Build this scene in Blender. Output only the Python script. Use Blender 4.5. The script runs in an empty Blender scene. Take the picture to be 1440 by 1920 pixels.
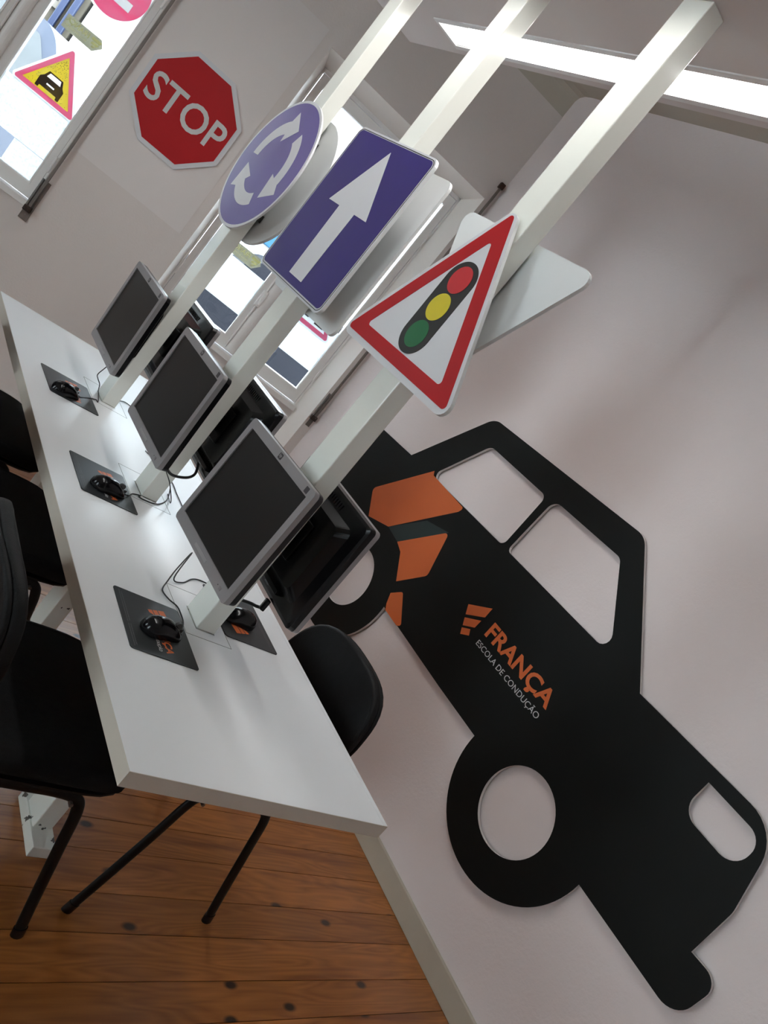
import bpy, bmesh, math, random
from math import sin, cos, pi, radians as rad
from mathutils import Vector, Matrix
from mathutils.geometry import tessellate_polygon

scene = bpy.context.scene
COL = scene.collection
random.seed(7)

# ------------------------------------------------------------------ camera
cam = bpy.data.cameras.new('camera')
cam.sensor_fit = 'VERTICAL'
cam.sensor_height = 24.0
cam.sensor_width = 18.0
cam.lens = 24.0 * 1526.70 / 1920.0
cam.clip_start = 0.02
cam_ob = bpy.data.objects.new('camera', cam)
COL.objects.link(cam_ob)
_R = ((0.63589173, -0.43274726, 0.63903953),
      (0.39271491, -0.53136859, -0.7506147),
      (0.66439198, 0.72827003, -0.1679466))
_m = Matrix(((_R[0][0], -_R[1][0], -_R[2][0]),
             (_R[0][1], -_R[1][1], -_R[2][1]),
             (_R[0][2], -_R[1][2], -_R[2][2]))).to_4x4()
_m.translation = Vector((0, 0, 1.58))
cam_ob.matrix_world = _m
scene.camera = cam_ob

# ------------------------------------------------------------------ world, exposure
world = bpy.data.worlds.new('world')
world.use_nodes = True
scene.world = world
_bg = world.node_tree.nodes['Background']
_bg.inputs['Color'].default_value = (0.86, 0.94, 1.0, 1)
_bg.inputs['Strength'].default_value = 12.5
vs = scene.view_settings
vs.view_transform = 'Standard'
vs.look = 'None'
vs.exposure = 0.20
vs.gamma = 1.0
vs.use_curve_mapping = False
STRIP_POWER = 17.0


# ------------------------------------------------------------------ materials
def srgb(r, g, b):
    def f(c):
        c /= 255.0
        return c / 12.92 if c <= 0.04045 else ((c + 0.055) / 1.055) ** 2.4
    return (f(r), f(g), f(b), 1.0)


MATS = {}


def mat(name, col, rough=0.5, metal=0.0, spec=0.5, var=0.05, scale=6.0, bump=0.0, bscale=120.0, coat=0.0):
    if name in MATS:
        return MATS[name]
    m = bpy.data.materials.new(name)
    m.use_nodes = True
    nt = m.node_tree
    b = nt.nodes['Principled BSDF']
    b.inputs['Roughness'].default_value = rough
    b.inputs['Metallic'].default_value = metal
    b.inputs['Specular IOR Level'].default_value = spec
    b.inputs['Coat Weight'].default_value = coat
    tc = nt.nodes.new('ShaderNodeTexCoord')
    nz = nt.nodes.new('ShaderNodeTexNoise')
    nz.inputs['Scale'].default_value = scale
    nz.inputs['Detail'].default_value = 4
    nt.links.new(tc.outputs['Object'], nz.inputs['Vector'])
    cr = nt.nodes.new('ShaderNodeValToRGB')
    c = col
    cr.color_ramp.elements[0].position = 0.3
    cr.color_ramp.elements[1].position = 0.7
    cr.color_ramp.elements[0].color = (c[0] * (1 - var), c[1] * (1 - var), c[2] * (1 - var), 1)
    cr.color_ramp.elements[1].color = (min(1, c[0] * (1 + var)), min(1, c[1] * (1 + var)), min(1, c[2] * (1 + var)), 1)
    nt.links.new(nz.outputs['Fac'], cr.inputs['Fac'])
    nt.links.new(cr.outputs['Color'], b.inputs['Base Color'])
    if bump:
        n2 = nt.nodes.new('ShaderNodeTexNoise')
        n2.inputs['Scale'].default_value = bscale
        nt.links.new(tc.outputs['Object'], n2.inputs['Vector'])
        bp = nt.nodes.new('ShaderNodeBump')
        bp.inputs['Strength'].default_value = bump
        bp.inputs['Distance'].default_value = 0.003
        nt.links.new(n2.outputs['Fac'], bp.inputs['Height'])
        nt.links.new(bp.outputs['Normal'], b.inputs['Normal'])
    MATS[name] = m
    return m


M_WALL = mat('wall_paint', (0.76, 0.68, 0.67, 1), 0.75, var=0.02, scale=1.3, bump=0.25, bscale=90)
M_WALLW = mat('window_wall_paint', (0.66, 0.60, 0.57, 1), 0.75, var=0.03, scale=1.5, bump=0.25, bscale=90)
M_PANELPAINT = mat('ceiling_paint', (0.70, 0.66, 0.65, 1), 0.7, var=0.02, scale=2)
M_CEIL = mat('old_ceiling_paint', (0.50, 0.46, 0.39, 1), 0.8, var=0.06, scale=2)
M_REVEAL = mat('reveal_paint', (0.88, 0.84, 0.80, 1), 0.5, var=0.02)
M_WINPAINT = mat('window_gloss_paint', (0.78, 0.76, 0.74, 1), 0.35, var=0.02)
M_BASEB = mat('baseboard_paint', (0.46, 0.41, 0.33, 1), 0.5, var=0.05)
M_POST = mat('post_gloss_enamel', (0.80, 0.81, 0.75, 1), 0.18, var=0.02, scale=3, coat=0.3)
M_TABLE = mat('white_laminate', (0.80, 0.82, 0.84, 1), 0.32, var=0.015, scale=3)
M_EDGE = mat('table_edge_cream', (0.58, 0.54, 0.47, 1), 0.45, var=0.03)
M_BLACKPL = mat('black_plastic', (0.005, 0.005, 0.006, 1), 0.25, spec=0.3, var=0.1)
M_MOUSE = mat('mouse_gloss_black', (0.004, 0.004, 0.005, 1), 0.16, spec=0.3, var=0.1)
M_SILVER = mat('silver_plastic', (0.30, 0.285, 0.29, 1), 0.38, metal=0.35, var=0.04)
M_SCREEN = mat('matte_screen', (0.008, 0.0075, 0.0075, 1), 0.4, spec=0.3, var=0.05)
M_PAD = mat('pad_print_black', (0.022, 0.025, 0.027, 1), 0.42, var=0.12, scale=9)
M_CABLE = mat('cable_black', (0.008, 0.008, 0.009, 1), 0.45)
M_FABRIC = mat('chair_black_fabric', (0.006, 0.006, 0.006, 1), 0.9, spec=0.2, var=0.25, scale=60, bump=0.5, bscale=500)
M_FABRIC_L = mat('chair_dark_vinyl', (0.0055, 0.0055, 0.006, 1), 0.6, spec=0.22, var=0.2, scale=60, bump=0.3, bscale=400)
M_FRAME = mat('chair_black_enamel', (0.005, 0.005, 0.005, 1), 0.45, spec=0.25, var=0.1)
M_ALU = mat('sign_back_aluminium', (0.72, 0.74, 0.74, 1), 0.4, metal=0.1, var=0.04, scale=3)
M_WHITE = mat('sign_white_sheet', (0.62, 0.62, 0.64, 1), 0.4, var=0.015)
M_RED = mat('sign_red_sheet', (0.42, 0.009, 0.013, 1), 0.4, spec=0.25, var=0.04)
M_BLUE = mat('sign_blue_sheet', (0.042, 0.030, 0.165, 1), 0.38, spec=0.35, var=0.05)
M_BLUE2 = mat('sign_faded_blue_sheet', (0.115, 0.085, 0.30, 1), 0.33, var=0.07)
M_SBLACK = mat('sign_black', (0.010, 0.009, 0.008, 1), 0.45)
M_SRED = mat('lamp_red_print', (0.52, 0.016, 0.022, 1), 0.4)
M_SYEL = mat('lamp_yellow_print', (0.62, 0.52, 0.012, 1), 0.4)
M_SGRN = mat('lamp_green_print', (0.0, 0.12, 0.032, 1), 0.4)
M_CAR = mat('car_board_black', (0.0035, 0.0042, 0.0038, 1), 0.55, spec=0.22, var=0.15)
M_CAREDGE = mat('foam_board_white', (0.62, 0.60, 0.58, 1), 0.6)
M_ORANGE = mat('orange_vinyl', (0.60, 0.125, 0.028, 1), 0.5, var=0.04)
M_TEAL = mat('dark_teal_vinyl', (0.012, 0.026, 0.026, 1), 0.5)
M_PRINT = mat('white_print', (0.60, 0.60, 0.60, 1), 0.5)
M_GREYPRINT = mat('grey_small_print', (0.09, 0.09, 0.095, 1), 0.5)
M_DKSTEEL = mat('brown_steel', (0.17, 0.145, 0.13, 1), 0.4, metal=0.4, var=0.12, scale=20)
M_GREYSTEEL = mat('grey_steel', (0.20, 0.19, 0.18, 1), 0.3, metal=0.8, var=0.1, scale=20)
M_STICKPINK = mat('sticker_red', (0.72, 0.16, 0.26, 1), 0.5)
M_STICKYEL = mat('sticker_yellow', (0.85, 0.72, 0.10, 1), 0.5)
M_STICKWHITE = mat('sticker_white', (0.85, 0.85, 0.85, 1), 0.5)
M_STICKGREY = mat('sticker_grey', (0.14, 0.12, 0.13, 1), 0.5)
M_STICKOLIVE = mat('sticker_olive_grey', (0.20, 0.20, 0.16, 1), 0.5)
M_STICKGOLD = mat('sticker_pale_yellow', (0.62, 0.60, 0.36, 1), 0.5)


def emission(name, col, strength):
    m = bpy.data.materials.new(name)
    m.use_nodes = True
    nt = m.node_tree
    for n in list(nt.nodes):
        nt.nodes.remove(n)
    o = nt.nodes.new('ShaderNodeOutputMaterial')
    e = nt.nodes.new('ShaderNodeEmission')
    nz = nt.nodes.new('ShaderNodeTexNoise')
    nz.inputs['Scale'].default_value = 2.0
    mx = nt.nodes.new('ShaderNodeMixRGB')
    mx.inputs[1].default_value = col
    mx.inputs[2].default_value = (col[0] * 0.98, col[1] * 0.98, col[2] * 0.98, 1)
    nt.links.new(nz.outputs['Fac'], mx.inputs[0])
    nt.links.new(mx.outputs[0], e.inputs['Color'])
    e.inputs['Strength'].default_value = strength
    nt.links.new(e.outputs[0], o.inputs[0])
    return m


M_TUBE = emission('fluorescent_diffuser', (1.0, 0.985, 0.96, 1), STRIP_POWER)


def glass_mat():
    m = bpy.data.materials.new('thin_window_glass')
    m.use_nodes = True
    nt = m.node_tree
    for n in list(nt.nodes):
        nt.nodes.remove(n)
    o = nt.nodes.new('ShaderNodeOutputMaterial')
    t = nt.nodes.new('ShaderNodeBsdfTransparent')
    t.inputs['Color'].default_value = (0.94, 0.97, 0.97, 1)
    g = nt.nodes.new('ShaderNodeBsdfGlossy')
    g.inputs['Roughness'].default_value = 0.02
    fr = nt.nodes.new('ShaderNodeFresnel')
    fr.inputs['IOR'].default_value = 1.3
    mx = nt.nodes.new('ShaderNodeMixShader')
    nt.links.new(fr.outputs[0], mx.inputs[0])
    nt.links.new(t.outputs[0], mx.inputs[1])
    nt.links.new(g.outputs[0], mx.inputs[2])
    nt.links.new(mx.outputs[0], o.inputs[0])
    return m


M_GLASS = glass_mat()


def film_mat():
    m = bpy.data.materials.new('frosted_window_film')
    m.use_nodes = True
    nt = m.node_tree
    for n in list(nt.nodes):
        nt.nodes.remove(n)
    o = nt.nodes.new('ShaderNodeOutputMaterial')
    tc = nt.nodes.new('ShaderNodeTexCoord')
    nz = nt.nodes.new('ShaderNodeTexNoise')
    nz.inputs['Scale'].default_value = 90
    nz.inputs['Detail'].default_value = 5
    nt.links.new(tc.outputs['Object'], nz.inputs['Vector'])
    cr = nt.nodes.new('ShaderNodeValToRGB')
    cr.color_ramp.elements[0].position = 0.36
    cr.color_ramp.elements[0].color = (0.80, 0.86, 0.91, 1)
    cr.color_ramp.elements[1].position = 0.52
    cr.color_ramp.elements[1].color = (0.93, 0.96, 0.97, 1)
    nt.links.new(nz.outputs['Fac'], cr.inputs['Fac'])
    t = nt.nodes.new('ShaderNodeBsdfTranslucent')
    d = nt.nodes.new('ShaderNodeBsdfDiffuse')
    nt.links.new(cr.outputs['Color'], t.inputs['Color'])
    nt.links.new(cr.outputs['Color'], d.inputs['Color'])
    mx = nt.nodes.new('ShaderNodeMixShader')
    mx.inputs[0].default_value = 0.25
    nt.links.new(t.outputs[0], mx.inputs[1])
    nt.links.new(d.outputs[0], mx.inputs[2])
    nt.links.new(mx.outputs[0], o.inputs[0])
    return m


M_FILM = film_mat()


def sticker_film(name, col, trans=0.5):
    """printed window sticker that lets part of the daylight through"""
    m = bpy.data.materials.new(name)
    m.use_nodes = True
    nt = m.node_tree
    for n in list(nt.nodes):
        nt.nodes.remove(n)
    o = nt.nodes.new('ShaderNodeOutputMaterial')
    tc = nt.nodes.new('ShaderNodeTexCoord')
    nz = nt.nodes.new('ShaderNodeTexNoise')
    nz.inputs['Scale'].default_value = 30
    nt.links.new(tc.outputs['Object'], nz.inputs['Vector'])
    mc = nt.nodes.new('ShaderNodeMixRGB')
    mc.inputs[1].default_value = col
    mc.inputs[2].default_value = (col[0] * .94, col[1] * .94, col[2] * .94, 1)
    nt.links.new(nz.outputs['Fac'], mc.inputs[0])
    t = nt.nodes.new('ShaderNodeBsdfTranslucent')
    d = nt.nodes.new('ShaderNodeBsdfDiffuse')
    nt.links.new(mc.outputs[0], t.inputs['Color'])
    nt.links.new(mc.outputs[0], d.inputs['Color'])
    mx = nt.nodes.new('ShaderNodeMixShader')
    mx.inputs[0].default_value = 1 - trans
    nt.links.new(t.outputs[0], mx.inputs[1])
    nt.links.new(d.outputs[0], mx.inputs[2])
    nt.links.new(mx.outputs[0], o.inputs[0])
    return m


S_PINK = sticker_film('sticker_film_red', (0.92, 0.33, 0.48, 1), 0.9)
S_YEL = sticker_film('sticker_film_yellow', (0.92, 0.80, 0.20, 1), 0.85)
S_WHITE = sticker_film('sticker_film_white', (0.92, 0.92, 0.92, 1), 0.75)
S_GREY = sticker_film('sticker_film_grey', (0.22, 0.18, 0.18, 1), 0.8)
S_OLIVE = sticker_film('sticker_film_olive', (0.46, 0.45, 0.38, 1), 0.9)
S_GOLD = sticker_film('sticker_film_pale', (0.97, 0.95, 0.70, 1), 0.95)


def wood_mat():
    m = bpy.data.materials.new('varnished_pine')
    m.use_nodes = True
    nt = m.node_tree
    b = nt.nodes['Principled BSDF']
    b.inputs['Roughness'].default_value = 0.3
    b.inputs['Coat Weight'].default_value = 0.25
    b.inputs['Coat Roughness'].default_value = 0.25
    L = nt.links.new
    geo = nt.nodes.new('ShaderNodeNewGeometry')
    oi = nt.nodes.new('ShaderNodeObjectInfo')
    mul = nt.nodes.new('ShaderNodeMath'); mul.operation = 'MULTIPLY'; mul.inputs[1].default_value = 37.0
    L(oi.outputs['Random'], mul.inputs[0])
    cmb = nt.nodes.new('ShaderNodeCombineXYZ')
    L(mul.outputs[0], cmb.inputs[0]); L(mul.outputs[0], cmb.inputs[1])
    add = nt.nodes.new('ShaderNodeVectorMath'); add.operation = 'ADD'
    L(geo.outputs['Position'], add.inputs[0]); L(cmb.outputs[0], add.inputs[1])
    mp = nt.nodes.new('ShaderNodeMapping')
    mp.inputs['Scale'].default_value = (0.9, 22.0, 1.0)
    L(add.outputs[0], mp.inputs['Vector'])
    n1 = nt.nodes.new('ShaderNodeTexNoise')
    n1.inputs['Scale'].default_value = 2.2; n1.inputs['Detail'].default_value = 8; n1.inputs['Roughness'].default_value = 0.62; n1.inputs['Distortion'].default_value = 0.5
    L(mp.outputs[0], n1.inputs['Vector'])
    mpw = nt.nodes.new('ShaderNodeMapping')
    mpw.inputs['Scale'].default_value = (1.1, 9.0, 1.0)
    L(add.outputs[0], mpw.inputs['Vector'])
    nw = nt.nodes.new('ShaderNodeTexNoise'); nw.inputs['Scale'].default_value = 1.3; nw.inputs['Detail'].default_value = 1.5
    L(mpw.outputs[0], nw.inputs['Vector'])
    mm = nt.nodes.new('ShaderNodeMath'); mm.operation = 'MULTIPLY'; mm.inputs[1].default_value = 26.0
    L(nw.outputs['Fac'], mm.inputs[0])
    wv = nt.nodes.new('ShaderNodeMath'); wv.operation = 'PINGPONG'; wv.inputs[1].default_value = 1.0
    L(mm.outputs[0], wv.inputs[0])
    mixf = nt.nodes.new('ShaderNodeMath'); mixf.operation = 'MULTIPLY_ADD'
    mixf.inputs[1].default_value = 0.22
    L(wv.outputs[0], mixf.inputs[0])
    half = nt.nodes.new('ShaderNodeMath'); half.operation = 'MULTIPLY'; half.inputs[1].default_value = 0.8
    L(n1.outputs['Fac'], half.inputs[0]); L(half.outputs[0], mixf.inputs[2])
    cr = nt.nodes.new('ShaderNodeValToRGB')
    e = cr.color_ramp.elements
    e[0].position = 0.25; e[0].color = (0.23, 0.072, 0.015, 1)
    e[1].position = 0.72; e[1].color = (0.44, 0.16, 0.038, 1)
    L(mixf.outputs[0], cr.inputs['Fac'])
    # per board tone
    hsv = nt.nodes.new('ShaderNodeHueSaturation')
    mr = nt.nodes.new('ShaderNodeMapRange')
    mr.inputs['To Min'].default_value = 0.82; mr.inputs['To Max'].default_value = 1.12
    L(oi.outputs['Random'], mr.inputs['Value']); L(mr.outputs[0], hsv.inputs['Value'])
    L(cr.outputs['Color'], hsv.inputs['Color'])
    # red heartwood streaks
    mp3 = nt.nodes.new('ShaderNodeMapping'); mp3.inputs['Scale'].default_value = (0.55, 6.5, 1.0)
    L(add.outputs[0], mp3.inputs['Vector'])
    n5 = nt.nodes.new('ShaderNodeTexNoise'); n5.inputs['Scale'].default_value = 1.5; n5.inputs['Detail'].default_value = 3
    L(mp3.outputs[0], n5.inputs['Vector'])
    hr = nt.nodes.new('ShaderNodeValToRGB')
    hr.color_ramp.elements[0].position = 0.58; hr.color_ramp.elements[0].color = (0, 0, 0, 1)
    hr.color_ramp.elements[1].position = 0.66; hr.color_ramp.elements[1].color = (0.62, 0.62, 0.62, 1)
    L(n5.outputs['Fac'], hr.inputs['Fac'])
    hm = nt.nodes.new('ShaderNodeMixRGB'); hm.inputs[2].default_value = (0.13, 0.036, 0.012, 1)
    L(hr.outputs['Color'], hm.inputs[0]); L(hsv.outputs['Color'], hm.inputs[1])
    # knots
    mp2 = nt.nodes.new('ShaderNodeMapping'); mp2.inputs['Scale'].default_value = (3.6, 6.5, 1.0)
    L(add.outputs[0], mp2.inputs['Vector'])
    vo = nt.nodes.new('ShaderNodeTexVoronoi'); vo.voronoi_dimensions = '2D'; vo.inputs['Scale'].default_value = 1.0; vo.inputs['Randomness'].default_value = 1.0
    L(mp2.outputs[0], vo.inputs['Vector'])
    kr = nt.nodes.new('ShaderNodeValToRGB')
    kr.color_ramp.elements[0].position = 0.05; kr.color_ramp.elements[0].color = (1, 1, 1, 1)
    kr.color_ramp.elements[1].position = 0.105; kr.color_ramp.elements[1].color = (0, 0, 0, 1)
    L(vo.outputs['Distance'], kr.inputs['Fac'])
    # only some cells carry a knot
    sep = nt.nodes.new('ShaderNodeSeparateColor'); L(vo.outputs['Color'], sep.inputs[0])
    gt = nt.nodes.new('ShaderNodeMath'); gt.operation = 'GREATER_THAN'; gt.inputs[1].default_value = 0.55
    L(sep.outputs[0], gt.inputs[0])
    km = nt.nodes.new('ShaderNodeMath'); km.operation = 'MULTIPLY'
    L(kr.outputs['Color'], km.inputs[0]); L(gt.outputs[0], km.inputs[1])
    mx = nt.nodes.new('ShaderNodeMixRGB')
    mx.inputs[2].default_value = (0.030, 0.014, 0.008, 1)
    L(km.outputs[0], mx.inputs[0]); L(hm.outputs['Color'], mx.inputs[1])
    # worn grey scuff
    n3 = nt.nodes.new('ShaderNodeTexNoise'); n3.inputs['Scale'].default_value = 1.7; n3.inputs['Detail'].default_value = 3
    L(geo.outputs['Position'], n3.inputs['Vector'])
    sr = nt.nodes.new('ShaderNodeValToRGB')
    sr.color_ramp.elements[0].position = 0.52; sr.color_ramp.elements[0].color = (0, 0, 0, 1)
    sr.color_ramp.elements[1].position = 0.75; sr.color_ramp.elements[1].color = (0.5, 0.5, 0.5, 1)
    L(n3.outputs['Fac'], sr.inputs['Fac'])
    mx2 = nt.nodes.new('ShaderNodeMixRGB')
    mx2.inputs[2].default_value = (0.22, 0.105, 0.048, 1)
    L(sr.outputs['Color'], mx2.inputs[0]); L(mx.outputs[0], mx2.inputs[1])
    L(mx2.outputs[0], b.inputs['Base Color'])
    bp = nt.nodes.new('ShaderNodeBump'); bp.inputs['Strength'].default_value = 0.08; bp.inputs['Distance'].default_value = 0.002
    L(n1.outputs['Fac'], bp.inputs['Height']); L(bp.outputs[0], b.inputs['Normal'])
    return m


M_WOOD = wood_mat()


def chipped_mat():
    m = bpy.data.materials.new('chipped_white_enamel')
    m.use_nodes = True
    nt = m.node_tree
    b = nt.nodes['Principled BSDF']
    b.inputs['Roughness'].default_value = 0.3
    geo = nt.nodes.new('ShaderNodeNewGeometry')
    n = nt.nodes.new('ShaderNodeTexNoise'); n.inputs['Scale'].default_value = 22; n.inputs['Detail'].default_value = 4
    nt.links.new(geo.outputs['Position'], n.inputs['Vector'])
    cr = nt.nodes.new('ShaderNodeValToRGB')
    cr.color_ramp.interpolation = 'CONSTANT'
    cr.color_ramp.elements[0].color = (0.72, 0.72, 0.66, 1)
    cr.color_ramp.elements[1].position = 0.66
    cr.color_ramp.elements[1].color = (0.07, 0.065, 0.055, 1)
    nt.links.new(n.outputs['Fac'], cr.inputs['Fac'])
    nt.links.new(cr.outputs['Color'], b.inputs['Base Color'])
    return m


M_CHIP = chipped_mat()

# ------------------------------------------------------------------ helpers


def tag(o, label=None, cat=None, group=None, kind=None):
    if label: o['label'] = label
    if cat: o['category'] = cat
    if group: o['group'] = group
    if kind: o['kind'] = kind
    return o


def thing(name, label, cat, loc=(0, 0, 0), rotz=0.0, group=None):
    o = bpy.data.objects.new(name, None)
    o.empty_display_size = 0.05
    COL.objects.link(o)
    o.location = loc
    o.rotation_euler = (0, 0, rotz)
    return tag(o, label, cat, group)


def link_mesh(name, me, m, parent=None, loc=(0, 0, 0), rot=(0, 0, 0), smooth=False):
    if m is not None and len(me.materials) == 0:
        me.materials.append(m)
    if smooth:
        for p in me.polygons:
            p.use_smooth = True
        me.set_sharp_from_angle(angle=rad(52))
    o = bpy.data.objects.new(name, me)
    COL.objects.link(o)
    o.location = loc
    o.rotation_euler = rot
    if parent:
        o.parent = parent
    return o


def bm_obj(name, bm, m, parent=None, loc=(0, 0, 0), rot=(0, 0, 0), smooth=False):
    bmesh.ops.recalc_face_normals(bm, faces=bm.faces)
    me = bpy.data.meshes.new(name)
    bm.to_mesh(me)
    bm.free()
    return link_mesh(name, me, m, parent, loc, rot, smooth)


def add_box(bm, x0, x1, y0, y1, z0, z1, bevel=0.0, seg=2):
    r = bmesh.ops.create_cube(bm, size=1.0)
    v = r['verts']
    for q in v:
        q.co = Vector(((x0 + x1) / 2 + q.co.x * (x1 - x0), (y0 + y1) / 2 + q.co.y * (y1 - y0), (z0 + z1) / 2 + q.co.z * (z1 - z0)))
    if bevel:
        ed = list({e for q in v for e in q.link_edges})
        bmesh.ops.bevel(bm, geom=ed, offset=bevel, segments=seg, affect='EDGES', profile=0.5)


def box(name, b, m, parent=None, bevel=0.0, seg=2, loc=(0, 0, 0), rot=(0, 0, 0)):
    bm = bmesh.new()
    add_box(bm, *b, bevel=bevel, seg=seg)
    return bm_obj(name, bm, m, parent, loc, rot)


def xz(a, b, d):       # shape standing upright, front is local -y
    return (a, d, b)


def flatmap(a, b, d):  # shape lying on a table, front is local +z
    return (a, b, -d)


def prism_mesh(name, loops, d0, d1, mp=xz, side=None):
    """polygon (first loop) with holes (others), front at depth d0, back at d1"""
    polys = [[Vector((p[0], p[1], 0)) for p in lp] for lp in loops]
    tris = tessellate_polygon(polys)
    flat = [p for lp in loops for p in lp]
    n = len(flat)
    verts = [mp(p[0], p[1], d0) for p in flat] + [mp(p[0], p[1], d1) for p in flat]
    faces = []
    mats = []
    for t in tris:
        a, b, c = [flat[i] for i in t]
        area = (b[0] - a[0]) * (c[1] - a[1]) - (c[0] - a[0]) * (b[1] - a[1])
        if abs(area) < 1e-12:
            continue
        t = tuple(t) if area > 0 else (t[0], t[2], t[1])
        faces.append(t); mats.append(0)
        faces.append((t[0] + n, t[2] + n, t[1] + n)); mats.append(0)
    k = 0
    for li, lp in enumerate(loops):
        m_ = len(lp)
        ar = sum(lp[i][0] * lp[(i + 1) % m_][1] - lp[(i + 1) % m_][0] * lp[i][1] for i in range(m_))
        ccw = ar > 0
        outer = (li == 0)
        for i in range(m_):
            a = k + i; b = k + (i + 1) % m_
            f = (a, a + n, b + n, b)
            if ccw != outer:
                f = f[::-1]
            faces.append(f); mats.append(1)
        k += m_
    me = bpy.data.meshes.new(name)
    me.from_pydata(verts, [], faces)
    if side:
        for i, p in enumerate(me.polygons):
            p.material_index = mats[i]
    me.update()
    return me


def prism(name, loops, d0, d1, m, parent=None, mp=xz, side=None, loc=(0, 0, 0), rot=(0, 0, 0)):
    me = prism_mesh(name, loops, d0, d1, mp, side)
    me.materials.append(m)
    if side:
        me.materials.append(side)
    return link_mesh(name, me, None, parent, loc, rot)


def ngon(cx, cz, r, n=48, a0=0.0):
    return [(cx + r * cos(a0 + 2 * pi * i / n), cz + r * sin(a0 + 2 * pi * i / n)) for i in range(n)]


def rounded(pts, r, seg=6):
    """round every corner of a polygon; r number or list"""
    out = []
    n = len(pts)
    for i in range(n):
        rr = r[i] if isinstance(r, (list, tuple)) else r
        p = Vector(pts[i]); a = Vector(pts[i - 1]); b = Vector(pts[(i + 1) % n])
        if rr <= 0:
            out.append(tuple(p)); continue
        u = (a - p).normalized(); v = (b - p).normalized()
        ang = u.angle(v)
        if ang > pi - 0.02:
            out.append(tuple(p)); continue
        t = min(rr / math.tan(ang / 2), (a - p).length * 0.49, (b - p).length * 0.49)
        rad_ = t * math.tan(ang / 2)
        c = p + (u + v).normalized() * (rad_ / sin(ang / 2))
        s = p + u * t - c; e = p + v * t - c
        a1 = math.atan2(s.y, s.x); a2 = math.atan2(e.y, e.x)
        d = (a2 - a1 + pi) % (2 * pi) - pi
        for k in range(seg + 1):
            q = a1 + d * k / seg
            out.append((c.x + rad_ * cos(q), c.y + rad_ * sin(q)))
    return out


def rrect(x0, x1, z0, z1, r, seg=6):
    return rounded([(x0, z0), (x1, z0), (x1, z1), (x0, z1)], r, seg)


def smooth_path(pts, sub=6):
    P = [Vector(p) for p in pts]
    if len(P) < 3:
        return P
    out = []
    for i in range(len(P) - 1):
        p0 = P[max(i - 1, 0)]; p1 = P[i]; p2 = P[i + 1]; p3 = P[min(i + 2, len(P) - 1)]
        for k in range(sub):
            t = k / sub
            out.append(0.5 * ((2 * p1) + (p2 - p0) * t + (2 * p0 - 5 * p1 + 4 * p2 - p3) * t * t + (3 * p1 - p0 - 3 * p2 + p3) * t ** 3))
    out.append(P[-1])
    return out


def add_tube(bm, path, rx, ry=None, n=10, side=Vector((0, 1, 0))):
    ry = ry or rx
    rings = []
    for i, p in enumerate(path):
        t = (path[min(i + 1, len(path) - 1)] - path[max(i - 1, 0)])
        t = t.normalized() if t.length > 1e-9 else Vector((0, 0, 1))
        s = side - t * side.dot(t)
        if s.length < 1e-4:
            s = Vector((1, 0, 0)) - t * t.x
        s.normalize()
        u = t.cross(s)
        rings.append([bm.verts.new(p + s * (rx * cos(2 * pi * k / n)) + u * (ry * sin(2 * pi * k / n))) for k in range(n)])
    for a, b in zip(rings[:-1], rings[1:]):
        for k in range(n):
            bm.faces.new((a[k], a[(k + 1) % n], b[(k + 1) % n], b[k]))
    bm.faces.new(rings[0][::-1])
    bm.faces.new(rings[-1])


def tube(name, pts, r, m, parent=None, ry=None, sub=6, n=10, side=Vector((0, 1, 0)), loc=(0, 0, 0), rot=(0, 0, 0)):
    bm = bmesh.new()
    add_tube(bm, smooth_path(pts, sub) if sub else [Vector(p) for p in pts], r, ry, n, side)
    return bm_obj(name, bm, m, parent, loc, rot, smooth=True)


def add_loft(bm, rings, cap0=True, cap1=True):
    rr = [[bm.verts.new(p) for p in r] for r in rings]
    n = len(rr[0])
    for a, b in zip(rr[:-1], rr[1:]):
        for k in range(n):
            bm.faces.new((a[k], a[(k + 1) % n], b[(k + 1) % n], b[k]))
    if cap0: bm.faces.new(rr[0][::-1])
    if cap1: bm.faces.new(rr[-1])


_TXT = {}


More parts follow.
